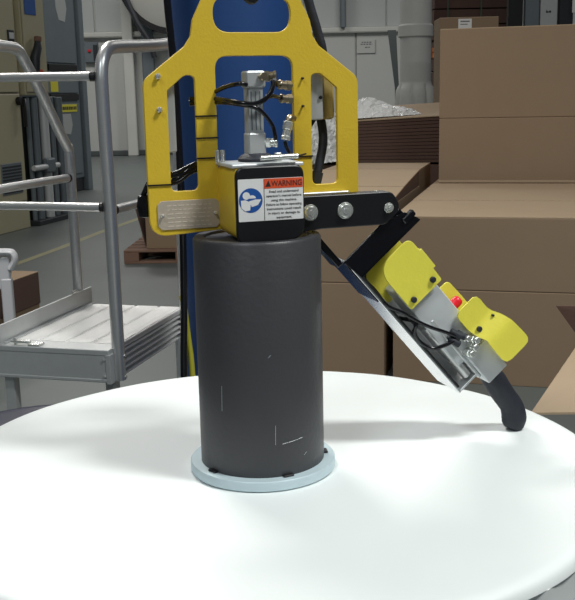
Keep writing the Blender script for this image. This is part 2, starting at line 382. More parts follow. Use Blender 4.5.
# brackets and valve behind the plate
MB().cbox(.080, .0995, .040, .078, Z(1.470), Z(1.540), .0015).build('valve_block', 'alu', G)
MB().cyl((.0955, .0395, Z(1.4965)), (.0955, .0375, Z(1.4965)), .0022, 12).build('port', 'black', G, True)
MB().cbox(.1015, .118, .050, .078, Z(1.470), Z(1.528), .003).build('valve_coil', 'tan', G)
MB().cbox(-.096, -.0815, .040, .055, Z(1.438), Z(1.516), .0015).build('side_bracket', 'alu', G)
hose([(.082, .062, 1.64), (.092, .062, 1.604), (.101, .062, 1.575), (.108, .064, 1.548), (.107, .084, 1.52), (.107, .084, 1.49), (.105, .066, 1.472), (.104, .055, 1.445), (.097, .050, 1.418), (.091, .048, 1.398), (.088, .048, 1.385)], .0056, 'sleeved_hose', 'rubber')
MB().tube([(.0935, .047, Z(1.407)), (.090, .047, Z(1.394))], .0072, 12).build('hose_sleeve', 'darkmetal', G, True)
hose([(.100, .075, 1.476), (.088, .07, 1.462), (.080, .065, 1.452)], .006, 'valve_connector', 'rubber')
# suspension shackle in the top handle opening
MB().tube(smooth_path([(uc-.008, P_n+.003, Z(1.640)), (uc-.0095, P_n+.003, Z(1.618)), (uc, P_n+.003, Z(1.6065)), (uc+.0095, P_n+.003, Z(1.618)), (uc+.008, P_n+.003, Z(1.640))]), .0045, 12).build('shackle', 'black', G, True)

# arm to the control handle
sheet('link_arm', [rounded([(.030, Z(1.345), .006), (.030, Z(1.385), .004), (.158, Z(1.3855), .012), (.1695, Z(1.367), .012), (.150, Z(1.349), .012), (.07, Z(1.3485), .01)], 6)], -.020, .020, 'black', G, .0012)
MB().cbox(.045, .1245, P_n-.008, P_n, Z(1.3785), Z(1.3845), .0006).build('support_strip', 'alu', G)
for x, z, r in ((.0560, 1.3675, .0075), (.099, 1.3675, .0078)): bolt(x, Z(z), -.0302, r, 'steel', 'pivot_bolt')
bolt(.154, Z(1.3675), -.0302, .0048, 'steel', 'hex_bolt', None, True)
MB().cyl((.142, -.020, Z(1.3845)), (.142, -.020, Z(1.3875)), .003, 10).build('grease_nipple', 'steel', G, True)

# ---- control handle, hung at 49 degrees: a runs down the rail, b across it
A0 = Vector((.1085, 0, Z(1.3014))); Ad = Vector((.6506, 0, -.7595)); Bd = Vector((.7595, 0, .6506))
def K(p): return A0+Ad*p.x+Bd*p.z+Vector((0, p.y, 0))           # p = (a, y, b)
def kbox(name, a0, a1, b0, b1, y0, y1, mt, par=G, c=.0012):
    b = MB().cbox(a0, a1, y0, y1, b0, b1, c); b.v = [tuple(K(Vector(p))) for p in b.v]; return b.build(name, mt, par)
def ksheet(name, poly, y, th, mt, par=G, bevel=.0006): return sheet(name, [rounded(poly, 6)], y, th, mt, par, bevel, K)
def ktube(name, pts, r, mt='gloss', par=G, seg=10, flat=1.): return MB().tube([K(Vector(p)) for p in smooth_path(pts)], r, seg, flat).build(name, mt, par, True)
# black bracket between arm and rail
ksheet('pivot_bracket', [(-.008, -.004, .002), (-.009, .060, .004), (.000, .090, .003), (.020, .100, .002), (.022, .000, .001)], -.0215, .003, 'gloss')
kbox('bracket_web', .019, .022, .0, .100, -.023, .026, 'gloss', c=.0006)
kbox('bracket_gusset', -.006, .019, .0, .090, -.0195, -.0165, 'gloss', c=.0004)
kbox('tail_strap', -.060, -.004, -.012, -.004, -.012, .016, 'gloss')
kbox('bracket_clevis', .004, .012, .082, .100, -.026, -.018, 'gloss')
# rail: web below, back plate, end plate
rail = kbox('rail', -.006, .230, -.0030, .0, -.021, .042, 'polished', c=.0006)
kbox('rail_dark_strip', -.006, .060, -.0048, -.0031, -.021, .042, 'gloss', rail, c=.0004)  # black strip standing in for the dark end of the rail's reflection
kbox('rail_back', .022, .230, .0, .034, .039, .042, 'alu', rail, c=.0006)
kbox('rail_end_plate', .2285, .2315, .0, .034, -.018, .042, 'alu', rail, c=.0006)
kbox('rail_edge_trim', .022, .222, -.0002, .0028, -.0225, -.0175, 'black', rail, c=.0006)
MB().tube([K(Vector((.135, -.010, .0215))), K(Vector((.224, -.010, .0215)))], .0064, 16).build('guide_rod', 'brushed', G, True)
for a in (.10, .150, .205):
    b = MB(); b.cyl(K(Vector((a, .0, .0005))), K(Vector((a, .0, .0055))), .0042, 6); b.build('rail_bolt', 'steel' if a > .2 else 'darkmetal', G, True)
kbox('control_box', .072, .2035, .0195, .0655, -.019, .024, 'greybox')
kbox('valve_box', .198, .248, .0335, .067, -.026, .022, 'greybox')
kbox('box_shim', .130, .236, .0290, .0335, -.020, .022, 'alu')
# front guard: two cheeks joined by a bridge
ksheet('thumb_guard', [(.0265, .0735, .010), (.048, .0735, .0), (.048, .0765, .0), (.0765, .0765, .0), (.0765, .0725, .0), (.0955, .0715, .002), (.0955, .0195, .002), (.0265, .0195, .024)], -.0265, .0026, 'lemon')
ksheet('thumb_guard', [(.0265, .0735, .012), (.070, .0735, .002), (.090, .070, .004), (.090, .012, .004), (.0265, .012, .024)], .022, .0026, 'lemon')
kbox('guard_bridge', .048, .0765, .0745, .0768, -.027, .026, 'lemon', c=.0005)
for a, b_ in ((.0865, .063), (.0875, .0290)):
    o = MB(); o.cyl(K(Vector((a, -.0275, b_))), K(Vector((a, -.0315, b_))), .0038, 14); o.cyl(K(Vector((a, -.0312, b_))), K(Vector((a, -.0318, b_))), .0018, 6); o.build('guard_screw', 'darkmetal', G, True)
# rear guard: bent plate
g2 = [(.1445, -.0265), (.1700, -.0265), (.1760, -.0272), (.1960, -.0400), (.2020, -.0418), (.2400, -.0430)]
def bent(name, prof, lo, hi, th, mt):
    """sheet bent along a: prof (a, y), lo/hi give b limits"""
    b = MB(); n = len(prof); v = []
    for a, y in prof:
        for yy in (y, y+th):
            for t in range(5): bb = lo(a)+(hi(a)-lo(a))*t/4; v.append(K(Vector((a-.005*max(0, (a-.17)/.07), yy, bb))))
    f = []
    for i in range(n-1):
        for t in range(4):
            k = i*10+t; f += [(k, k+10, k+11, k+1), (k+5, k+6, k+16, k+15)]
        k = i*10; f += [(k, k+5, k+15, k+10), (k+4, k+14, k+19, k+9)]
    for t in range(4): f.append((t, t+1, t+6, t+5)); k = (n-1)*10; f.append((k+t, k+t+5, k+t+6, k+t+1))
    return b.add(v, f).build(name, mt, G, True)
def interp(tab, a):
    for (a0, b0), (a1, b1) in zip(tab, tab[1:]):
        if a <= a1: return b0+(b1-b0)*max(0, (a-a0))/(a1-a0)
    return tab[-1][1]
prof = []
def px_(a): return interp([(x, y) for x, y in g2], a)
aa = [.1445, .1455, .148, .153, .160, .168, .172, .176, .181, .186, .191, .196, .199, .203, .210, .220, .230, .235, .238, .2395, .2405]
lo_ = [(.1445, .063), (.1475, .058), (.152, .0565), (.174, .057), (.186, .0595), (.196, .0635), (.205, .0625), (.232, .0620), (.238, .0650), (.2405, .072)]
hi_ = [(.1445, .088), (.147, .092), (.151, .094), (.166, .0935), (.176, .096), (.187, .1015), (.200, .1045), (.228, .1065), (.236, .1055), (.2395, .102), (.2405, .096)]
bent('trigger_guard', [(a, px_(a)) for a in aa], lambda a: interp(lo_, a), lambda a: interp(hi_, a), .0024, 'lemon')
ksheet('trigger_guard', [(.122, .055, .003), (.122, .086, .006), (.150, .0875, .006), (.190, .0875, .005), (.190, .055, .003)], .012, .0024, 'lemon')
for a, b_ in ((.1790, .0675), (.1790, .0920)):
    o = MB(); o.cyl(K(Vector((a, px_(a)-.0002, b_))), K(Vector((a, px_(a)-.004, b_))), .0036 if b_ < .08 else .0016, 14); o.build('guard_screw', 'darkmetal', G, True)
bt = MB(); bt.tube([K(Vector((.1435, -.004, b_))) for b_ in (.064, .074, .0775, .0795, .0803)], [.0070, .0070, .0066, .005, .002], 18); bt.build('push_button', 'red', G, True)
bt = MB(); bt.cyl(K(Vector((.236, -.010, .083))), K(Vector((.2500, -.012, .0865))), .0024, 10); bt.build('set_screw', 'steel', G, True)
# fittings and cables on the control box
for a, b_, r in ((.176, .0470, .0040), (.1865, .0540, .0046), (.1925, .0470, .0050), (.1950, .0380, .0042)):
    o = MB(); o.cyl(K(Vector((a, -.018, b_))), K(Vector((a, -.030, b_+.001))), r*1.2, 6); o.cyl(K(Vector((a, -.0295, b_+.001))), K(Vector((a, -.036, b_+.0015))), r*.95, 14); o.build('push_in_fitting', 'steel', G, True)
for a, b_ in ((.1620, .0430), (.1680, .0355), (.1700, .0480)):
    o = MB(); o.cyl(K(Vector((a-.006, -.024, b_-.004))), K(Vector((a+.008, -.029, b_+.001))), .0045, 12); o.build('cable_gland', 'rubber', G, True)
ktube('control_cable', [(.022, -.004, .020), (.030, -.010, .004), (.048, -.016, .003), (.071, -.022, .001), (.089, -.026, .008), (.111, -.027, .0150), (.130, -.028, .0225), (.150, -.029, .033), (.165, -.028, .040)], .0023)
ktube('control_cable', [(.100, -.010, .004), (.112, -.026, .0130), (.122, -.024, .004), (.138, -.022, .0020), (.153, -.026, .007), (.160, -.028, .0170), (.168, -.028, .0350)], .0025)
ktube('control_cable', [(.088, -.012, .006), (.100, -.020, .011), (.118, -.022, .010), (.124, -.014, .006)], .0018)
# grip, resting on the roll
gp = [(.238, .0, .048), (.252, .002, .048), (.268, .003, .0475), (.284, .004, .0455), (.300, .005, .0445), (.313, .005, .0435), (.323, .005, .0400), (.331, .005, .0350), (.3365, .005, .0285), (.3395, .005, .0235)]
gr = [.0125, .0140, .0155, .0155, .0150, .0153, .0160, .0165, .0150, .0110]
pp = [K(Vector(p)) for p in gp]
sm = smooth_path(pp, 4); rs = []
for i in range(len(sm)):
    t = i/4; k = min(int(t), len(gr)-2); rs.append(gr[k]+(gr[k+1]-gr[k])*(t-k))
mb = MB().tube(sm, rs, 24)
lo = min(v[2] for v in mb.v); print('grip low', lo)
mb.v = [(v[0], v[1], max(v[2], .0004)) for v in mb.v]
mb.build('hand_grip', 'rubber', G, True)

# ------------------------------------------------------------------ blue mast and lines beside it
ms = thing('lifting_mast', 'thick blue steel lifting mast rising behind the yellow gripper plate', 'mast', (-.042, 1.46, 0))
MB().lathe([(.161, .02), (.161, 3.6), (.15, 3.61), (0, 3.61)], 64).build('tube', 'blue', ms, True)
MB().lathe([(.0, 0), (.24, 0), (.24, .02), (.161, .03)], 64).build('base_plate', 'blue', ms, True)
cbp = smooth_path([(-.196, 1.215, 2.4), (-.194, 1.215, 1.9), (-.190, 1.215, 1.72), (-.182, 1.215, 1.585), (-.178, 1.215, 1.449), (-.177, 1.215, 1.285), (-.178, 1.215, 1.141), (-.183, 1.215, .98), (-.190, 1.215, .822), (-.20, 1.22, .4), (-.21, 1.23, .01)])
tag(MB().tube(cbp, .0085, 12).build('hanging_cable', 'gloss', None, True), 'thick black cable hanging down the left edge of the blue mast', 'cable')
tag(MB().tube(smooth_path([(-.190, 1.245, 1.02), (-.1835, 1.235, 1.0), (-.176, 1.235, .91), (-.170, 1.235, .822), (-.165, 1.235, .5), (-.165, 1.235, .01)]), .0075, 12).build('air_line', 'hose', None, True),
    'yellow hose hanging beside the black cable left of the dark core', 'hose')

# ------------------------------------------------------------------ aluminium work platform
PL = thing('work_platform', 'aluminium rolling work platform with tube handrails left of the gripper', 'platform', (-.427, 1.585, 0), H)
XL = -.35; DV = .60
nb = 4
for k in range(nb):
    x0 = XL+.006+k*(-XL-.010)/nb; x1 = x0+(-XL-.010)/nb-.006
    pk = MB().cbox(x0, x1, .075, DV, .780, .7965, .002).build('deck_plank', 'deckmat', PL)
    rb = MB(); y = .082
    while y < DV-.006: rb.box(x0+.003, x1-.003, y, y+.006, .7964, .8005); y += .014
    tag(rb.build('tread_rib', 'deckmat', pk), kind='stuff')
MB().cbox(-.75, -.004, .0, .072, .784, .8005, .002).build('nosing', 'alu', PL)
MB().cbox(-.75, -.012, .002, .010, .712, .784, .002).build('front_fascia', 'alu', PL)
MB().cbox(-.75, -.012, .0, .016, .704, .714, .002).build('fascia_flange', 'alu', PL)
MB().cbox(-.014, .0, -.001, .028, .700, .786, .001).build('corner_plate', 'alu', PL)
for z in (.772, .722): MB().cyl((-.020, .001, z), (-.020, -.004, z), .004, 6).build('corner_bolt', 'steel', PL, True)
for k in range(6):                              # extruded side: stacked ribs, their lit tops put into a paler colour
    z = .696+k*.0178
    MB().cbox(-.030, -.010, .030, DV, z, z+.0075, .002).build('side_rib', 'deckmat', PL)
MB().cbox(-.036, -.029, .030, DV, .694, .799, .001).build('side_panel', 'alu', PL)
MB().cbox(XL, 0, DV-.008, DV, .70, .797, .001).build('rear_panel', 'alu', PL)
MB().cbox(XL-.006, XL, .005, DV+.01, .770, .858, .001).build('kick_board', 'alu', PL)
MB().cbox(XL, XL+.012, .02, DV, .798, .806, .001).build('kick_board_foot', 'alu', PL)
for x, y in ((-.34, .035), (-.27, .565), (-.005, .565), (-.02, .05)):
    MB().cbox(x-.016, x+.016, y-.016, y+.016, .0, .704, .002).build('leg', 'alu', PL)
rp = .0185
def pt(name, pts, r=rp, n=6): return MB().tube(smooth_path(pts, n), r, 20).build(name, 'steel' if 0 else 'brushed', PL, True)
pt('handrail_post', [(.006, .045, .703), (.006, .045, .9), (.006, .045, 1.2), (.003, .045, 1.5), (.002, .050, 1.572), (.002, .066, 1.611), (.004, .095, 1.635), (.004, .150, 1.643), (.004, .3, 1.651), (.004, .45, 1.660), (.006, .58, 1.672)], rp)
pt('handrail_post', [(.006, .585, .703), (.006, .585, 1.0), (.006, .585, 1.3), (.006, .585, 1.655)], rp)
pt('midrail', [(.006, .070, 1.193), (.006, .32, 1.192), (.006, .57, 1.190)], .013)
xl = XL-.024
pt('handrail_post', [(xl, .555, .80), (xl, .555, 1.0), (xl, .555, 1.31), (xl, .545, 1.345), (xl, .50, 1.395), (xl, .38, 1.54), (xl, .295, 1.630), (xl, .27, 1.650), (xl, .22, 1.658), (xl, .0, 1.661), (xl, -.1, 1.661)], .017)
pt('midrail', [(xl, .54, 1.243), (xl, .25, 1.246), (xl, -.1, 1.247)], .0135)
pt('gate_rail', [(-.60, .030, 1.568), (-.3, .030, 1.565), (-.022, .030, 1.562)], .0125)
pt('gate_rail', [(-.60, .030, 1.208), (-.3, .030, 1.207), (-.016, .030, 1.205)], .0125)
for p, q, r in (((-.026, .030, 1.562), (-.012, .036, 1.562), .0142), ((-.020, .030, 1.205), (-.010, .034, 1.205), .0142), ((.006, .058, 1.193), (.006, .074, 1.193), .0155), ((xl, .528, 1.243), (xl, .540, 1.243), .0150)):
    MB().cyl(p, q, r, 16).build('rail_end_cap', 'black', PL, True)
lt = MB(); lt.cyl((-.305, .012, .800), (-.305, .012, .822), .005, 10); lt.cbox(-.318, -.258, .006, .020, .808, .815, .001); lt.build('deck_latch', 'steel', PL, True)
lt = MB(); lt.cbox(-.262, -.225, .004, .040, .8005, .806, .001, ); lt.build('latch_plate', 'steel', PL)
for z in (.775, .712): MB().cyl((.018, .045, z), (.028, .045, z), .005, 10).build('post_bolt', 'steel', PL, True)
MB().cyl((XL-.003, .50, .864), (XL-.003, .47, .864), .006, 8).build('wing_bolt', 'steel', PL, True)

# ------------------------------------------------------------------ navy drum behind the roll
dr = thing('steel_drum', 'dark navy drum just behind the left rim of the white roll', 'drum', (-.53, 1.135, 0))
MB().lathe([(0, 0), (.27, 0), (.275, .01), (.27, .03), (.27, .22), (.277, .235), (.27, .25), (.27, .44), (.277, .455), (.27, .47), (.27, .67), (.283, .69), (.283, .70), (.27, .703), (.262, .697), (0, .697)], 72).build('shell', 'navy', dr, True)
MB().cyl((.12, -.1, .697), (.12, -.1, .703), .03, 20).build('bung', 'darkmetal', dr, True)

# ------------------------------------------------------------------ cartons on the right
def carton(name, label, P, w_, d_, z0, z1, crease=None, mt='card', group=None, flaps=True, rz=R(-16.5), tmt='cardlt'):
    t = thing(name, label, 'box', (P[0], P[1], z0), rz, group)
    h = z1-z0; b = MB(); c = .003
    cr = [(0, 0), (0, h)]
    if crease is None: b.cbox(0, w_, 0, d_, 0, h, c)
    else:
        k = crease-z0
        b.cbox(0, w_, 0, d_, 0, k-.002, c); b.cbox(.005, w_-.005, .005, d_-.005, k-.004, k+.004, .001); b.cbox(0, w_, 0, d_, k+.002, h, c)
    b.build('body', mt, t)
    if flaps:
        m_ = d_*.42
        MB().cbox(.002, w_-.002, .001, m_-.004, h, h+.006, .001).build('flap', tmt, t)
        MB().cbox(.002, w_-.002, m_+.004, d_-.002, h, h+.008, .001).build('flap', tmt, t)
    return t
t = carton('large_carton', 'waist-high brown carton on the floor right behind the control handle', (.705, 3.90), 1.75, 1.83, 0, .872, .497)
t = carton('large_carton', 'brown carton directly right of the dark core, left of the waist-high one', (-.055, 4.15), .750, 1.5, 0, .895, .515, flaps=False)
for a0, a1, za, zb_ in ((.003, .75, .0, .055), (.757, 1.50, .057, .10)):
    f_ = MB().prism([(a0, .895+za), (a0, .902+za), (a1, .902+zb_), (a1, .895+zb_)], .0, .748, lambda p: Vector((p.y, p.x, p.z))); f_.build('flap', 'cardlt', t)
MB().prism([(.01, .895), (.74, .95), (1.49, .995), (1.49, .895)], .735, .743, lambda p: Vector((p.y, p.x, p.z))).build('gap_shade_panel', 'carddk', t)  # dark wedge added for the shade between the two front cartons
t = carton('large_carton', 'long low carton behind the one right of the dark core', (.375, 5.63), .70, 1.10, 0, .958, None)
t = carton('large_carton', 'floor-standing carton hidden under the tall upper box', (1.245, 5.755), 1.75, 1.0, 0, .872, None, flaps=False)
t = carton('large_carton', 'tall brown upper box stacked at the right edge, crease across its middle', (1.288, 5.765), 1.66, .9, .8725, 1.912, 1.318)
MB().cbox(-.001, 1.65, -.004, .0, .004, .02, .001).build('bottom_fold', 'cardlt', t)
# shade in the gap between the front cartons is coloured into the panel above
# small carton with label behind the upper box
t = carton('tall_carton', 'carton with a white label showing above the tall upper box', (1.84, 8.75), .57, .5, 0, 2.20, None, flaps=True, rz=R(-4))
MB().box(.18, .31, -.0025, -.0005, 2.09, 2.19).build('shipping_label', 'label', t)
b = MB(); b.box(.20, .29, -.0032, -.0024, 2.16, 2.172); b.box(.20, .27, -.0032, -.0024, 2.135, 2.143); b.build('print', 'greyink', t)
# open carton at the lower right
t = thing('open_carton', 'open carton beside the roll at the lower right, pale flap folded out', 'box', (.98, 1.10, 0), R(-16.5))
b = MB(); 
for a in ((0, .5, 0, .006), (0, .5, .494, .5), (0, .006, .006, .494), (.494, .5, .006, .494)): b.cbox(*a, 0, .76, .001)
b.box(0, .5, 0, .5, 0, .006); b.build('body', 'card', t)
def quad(pts, th, name, mt, par):
    P = [Vector(p) for p in pts]; n = (P[1]-P[0]).cross(P[3]-P[0]).normalized()*th
    return MB().add(P+[p+n for p in P], [(0, 1, 2, 3), (7, 6, 5, 4), (0, 4, 5, 1), (1, 5, 6, 2), (2, 6, 7, 3), (3, 7, 4, 0)]).build(name, mt, par)
Mi = Matrix.Translation((.98, 1.10, 0)) @ Matrix.Rotation(R(-16.5), 4, 'Z'); Mi.invert()
def loc_(p): return Mi @ Vector(p)
FL = [loc_(p) for p in ((.60, .94, .795), (.917, 1.61, .761), (1.15, 1.55, .79), (1.0, .9, .80))]
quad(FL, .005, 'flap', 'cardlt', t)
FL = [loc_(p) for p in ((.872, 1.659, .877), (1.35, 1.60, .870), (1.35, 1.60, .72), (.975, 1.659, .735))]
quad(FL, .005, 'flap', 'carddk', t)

# ------------------------------------------------------------------ stack of flat sheets with crumpled film on it
S = thing('sheet_stack', 'stack of flat brown cardboard sheets with crumpled clear film on top', 'cardboard stack', (1.55, 7.0, 0), R(-16.5))
x0, x1 = -1.12, .20
b = MB()
for k in range(4): b.cbox(x0+random.uniform(0, .02), x1, random.uniform(0, .01), 1.3, .12+k*.20, .12+k*.20+.192, .004)
b.build('bundle', 'carddk', S)
b = MB()
for x in (x0+.02, -.50, x1-.12): b.cbox(x, x+.1, 0, 1.3, 0, .11, .004)
b.build('pallet', 'wood', S)
ns = 13; zb = .93
for k in range(ns):
    z = zb+k*.0288; tz = .0245
    mm = Matrix.Translation((0, 0, z)) @ Matrix.Rotation(-R(2.6)*k/ns, 4, 'Y') @ Matrix.Rotation(R(4.0)*k/ns, 4, 'X')
    MB().cbox(x0+random.uniform(0, .02), x1, random.uniform(-.008, .008), 1.3, 0, tz, .002, mm).build('sheet', 'carddk', S)
mm = Matrix.Translation((0, 0, zb+ns*.0288)) @ Matrix.Rotation(-R(2.6), 4, 'Y') @ Matrix.Rotation(R(4.2), 4, 'X')
MB().cbox(x0, x1, -.012, 1.3, 0, .010, .002, mm).build('top_sheet', 'cardlt', S)
def crumple(name, label, cx, cy, cz, wx, wy, hz, n, seed, drape=0):
    rnd = random.Random(seed); v = []; f = []
    for j in range(n):
        for i in range(n):
            a, c_ = i/(n-1)*2-1, j/(n-1)*2-1; r = min(1, math.hypot(a, c_))
            z = hz*(1-r*r)**.8*(.62+.38*math.sin(3*a+seed)*math.cos(2.5*c_))+rnd.uniform(-.016, .016)*(1 if r < .98 else .3)
            v.append((cx+a*wx+rnd.uniform(-.012, .012), cy+c_*wy+rnd.uniform(-.012, .012), cz+.045*(a*wx)+.075*(c_*wy)+max(z, .004)))
    for j in range(n-1):
        for i in range(n-1): k = j*n+i; f.append((k, k+1, k+n+1, k+n))
    bm = MB().add(v, f); return tag(bm.build(name, 'wrap'), label, 'plastic film')
crumple('crumpled_film', 'crumpled clear plastic film heaped on the sheet stack beside the column', 1.08, 7.42, 1.318, .33, .22, .17, 22, 3)
# film draped over the front of the stack
v = []; f = []; n = 16; rnd = random.Random(5)
for j in range(n):
    for i in range(n):
        x = .42+i*.30/(n-1)+rnd.uniform(-.008, .008); z = .935+j*.42/(n-1)+rnd.uniform(-.008, .008)
        v.append((x, 7.0+.3*(1.55-x)-.05-.02*math.sin(i*1.3+j*.6)+rnd.uniform(-.014, .014), z))
for j in range(n-1):
    for i in range(n-1): k = j*n+i; f.append((k, k+1, k+n+1, k+n))
tag(MB().add(v, f).build('draped_film', 'wrap'), 'white plastic film draped down the front of the stack, seen through the plate window', 'plastic film')

# ------------------------------------------------------------------ white column with scalloped foot
co = thing('white_column', 'round white column with a collar and scalloped foot behind the sheet stack', 'column', (1.955, 10.9, 0))
MB().lathe([(.185, 1.60), (.185, 2.13), (.21, 2.15), (.21, 2.27), (.187, 2.29), (.187, 4.5)], 48).build('shaft', 'column', co, True)
v = []; f = []; n = 96; prf = [(1.0, 1.625), (1.02, 1.60), (1.16, 1.565), (1.26, 1.52), (1.30, 1.42), (1.30, 0)]
for k in range(n):
    g = 2*math.pi*k/n; lobe = abs(math.sin(3.5*g+.5))**.5                     # seven rounded lobes with notches between
    for i, (r, z) in enumerate(prf):
        d = r if i < 2 else r*(1-.20*(1-lobe)); v.append((.187*d*math.cos(g), .187*d*math.sin(g), z))
for k in range(n):
    for i in range(len(prf)-1): a = k*len(prf)+i; c_ = ((k+1) % n)*len(prf)+i; f.append((a, c_, c_+1, a+1))
MB().add(v, f).build('scalloped_foot', 'column', co, True)

# ------------------------------------------------------------------ dark stacks and uprights at the top right
D = thing('bundle_stack', 'tall dark stack of strapped cardboard bundles behind the upper box', 'cardboard stack', (2.30, 11.6, 0), R(0))
for k in range(15):
    z = .05+k*.19
    MB().cbox(random.uniform(-.01, .02), 1.04+random.uniform(-.01, .02), 0, .9, z, z+.175, .006).build('bundle', 'carddk', D)
MB().cbox(0, 1.04, 0, .9, 0, .045, .004).build('pallet', 'wood', D)
for x in (.16, .58): MB().box(x, x+.018, -.016, -.012, .05, 2.9).build('strap', 'strap', D)
am = thing('cone_marker', 'small orange plastic part fixed to the right side of the white column', 'plastic part', (2.19, 10.9, 1.90))
MB().cbox(-.05, .05, -.03, .03, .06, .115, .008).build('cap', 'amber', am)
MB().lathe([(.035, 0), (.03, .03), (.02, .06), (0, .06)], 12, (-.02, 0, 0)).build('stem', 'amber', am, True)
b = MB(); b.cbox(-.05, .04, -.03, .03, -.02, 0, .002); b.build('bracket', 'carddk', am)
for x, wd, mt, lb, nm in ((2.925, .16, 'black', 'black upright post just right of the dark cardboard stack', 'upright_post'),
                      (3.11, .155, 'slate', 'blue-grey upright post between the black and light grey ones', 'upright_post'),
                      (3.295, .19, 'alu', 'light grey upright post with a small mark above the upper box', 'upright_post'),
                      (3.49, .15, 'darkmetal', 'dark upright post at the top right corner', 'upright_post')):
    t = thing(nm, lb, 'post', (x, 10.1, 0))
    MB().cbox(-wd/2, wd/2, -.05, .05, .012, 4.2, .006).build('post', mt, t)
    MB().cbox(-wd/2, wd/2, -.08, .08, 0, .012, .003).build('foot', mt, t)
    if mt == 'alu':
        b = MB(); b.box(-.035, -.005, -.0525, -.0505, 2.33, 2.345); b.box(.0, .022, -.0525, -.0505, 2.33, 2.352); b.box(-.03, -.022, -.0525, -.0505, 2.345, 2.36); b.build('mark', 'ink', t)
t = thing('wall_notice', 'white card fixed at the extreme top right above the boxes', 'sign', (3.54, 9.85, 2.31)); MB().cbox(-.05, .1, 0, .008, 0, .42, .002).build('card', 'label', t)
MB().cbox(.02, .05, .008, .03, -2.31, .3, .002).build('stake', 'darkmetal', t)

# ------------------------------------------------------------------ far wall fittings
t = thing('wall_sign', 'faint framed notice printed on the grey wall right of the gripper', 'sign', (3.05, 25.80, 2.72))
MB().cbox(-.25, .25, .0, .025, -.18, .18, .004).build('board', 'wall', t)
b = MB()
for x0, x1, z in ((-.12, .14, .11), (-.15, .16, .06), (-.03, .1, -.02)):
    x = x0
    while x < x1: l = random.uniform(.03, .07); b.box(x, min(x+l, x1), -.004, .0, z-.014, z+.014); x += l+.02
tag(b.build('print', 'greyink', t), kind='stuff')
b = MB(); b.box(-.245, .245, -.003, 0, -.178, -.166); b.box(.236, .245, -.003, 0, -.17, .17); b.build('frame', 'greyink', t)
t = thing('dark_gap_strip', 'narrow dark gap strip leaning left of the white column', 'strip', (2.85, 19.5, 0));  # dark gap modelled as a solid grey strip
MB().prism([(.08, 1.6), (-.07, 2.75), (.10, 2.75), (.16, 1.6)], 0, .05).build('strip', 'darktrim', t)
MB().prism([(.10, 0), (.08, 1.6), (.16, 1.6), (.16, 0)], 0, .05).build('stem', 'darktrim', t)
t = thing('alarm_box', 'grey wall box with a red button beside the grey cabinet', 'alarm', (-4.20, 25.68, 2.45))
MB().cbox(-.20, .17, 0, .15, 0, .52, .02).build('housing', 'slate', t)
MB().cyl((-.05, 0, .30), (-.05, -.04, .30), .04, 16).build('button', 'red', t, True)
MB().cbox(.05, .16, -.03, .0, .05, .45, .01).build('cover', 'darkmetal', t)
t = thing('round_duct_cover', 'large pale grey round cover with black rim at the top left of the mast', 'duct cover', (-1.93, 24.6, 4.45))
mm = Matrix.Rotation(R(90), 4, 'X')
MB().lathe([(0, .10), (.6, .09), (1.1, .03), (1.32, -.05), (1.32, -1.0), (0, -1.0)], 64, m=mm).build('dome', 'duct', t, True)
MB().lathe([(1.32, -.02), (1.33, .0), (1.38, .0), (1.38, -.2), (1.32, -.2)], 64, m=mm).build('rim', 'black', t, True)
tag(MB().tube([(-3.55, 24.4, 4.9), (-3.1, 24.4, 4.0), (-2.83, 24.4, 3.35), (-2.55, 24.4, 2.9), (-2.45, 24.45, 2.5)], .07, 8).build('wall_conduit', 'darkmetal', None, True), 'dark conduit curving down beside the round cover', 'conduit')

# ------------------------------------------------------------------ cabinets on the left (local x = away along the aisle, face on -y... )
u_ = Vector((math.cos(R(73)), math.sin(R(73))))                # along the face, away from camera
nrm = Vector((math.sin(R(73)), -math.cos(R(73))))              # towards the aisle
def cab(name, label, s0, n, cat='cabinet'):
    p = u_*s0+nrm*n; return thing(name, label, cat, (p.x, p.y, 0), R(73))
# cream cabinet: local x from 0; face towards -y (local -y = +nrm)
CC = cab('cream_cabinet', 'tall cream electrical cabinet at the left edge of the frame', 8.0, -5.763)
MB().cbox(0, 1.50, .0, .7, .29, 2.95, .012).build('body', 'cream', CC)
MB().cbox(-.01, 1.56, .015, .72, 0, .28, .01).build('plinth', 'cream', CC)
MB().cbox(.03, 1.47, -.018, .0, 1.60, 2.92, .008).build('door', 'cream', CC)
MB().cbox(.03, 1.47, -.018, .0, .34, 1.58, .008).build('door', 'cream', CC)
gl = MB(); gl.cbox(.93, 1.38, -.026, -.016, .44, .80, .004); g_ = gl.build('vent_grille', 'slate', CC)
for k in range(9): MB().box(.95, 1.36, -.032, -.025, .46+k*.036, .478+k*.036).build('slat', 'darkmetal', g_)
b = MB().cbox(1.29, 1.43, -.03, -.016, 2.06, 2.30, .004).build('switch_panel', 'darkmetal', CC)
MB().cbox(1.31, 1.41, -.038, -.03, 2.20, 2.27, .004).build('switch', 'greybox', b); MB().cbox(1.31, 1.41, -.038, -.03, 2.09, 2.16, .004).build('switch', 'greybox', b)
b = MB(); b.cyl((1.40, -.02, 1.50), (1.40, -.08, 1.50), .05, 14); b.cbox(1.43, 1.47, -.10, -.06, 1.20, 1.53, .01); b.build('door_handle', 'black', CC, True)
CU = cab('cream_cabinet', 'narrower cream cabinet mounted high, beside the tall cream one', 9.64, -5.763)
MB().cbox(0, .56, 0, .5, 1.565, 2.95, .012).build('body', 'cream', CU)
MB().cbox(.02, .54, -.016, .0, 1.60, 2.92, .008).build('door', 'cream', CU)
MB().cbox(.08, .34, -.024, -.015, 2.50, 2.72, .003).build('blue_sign', 'lblue', CU)
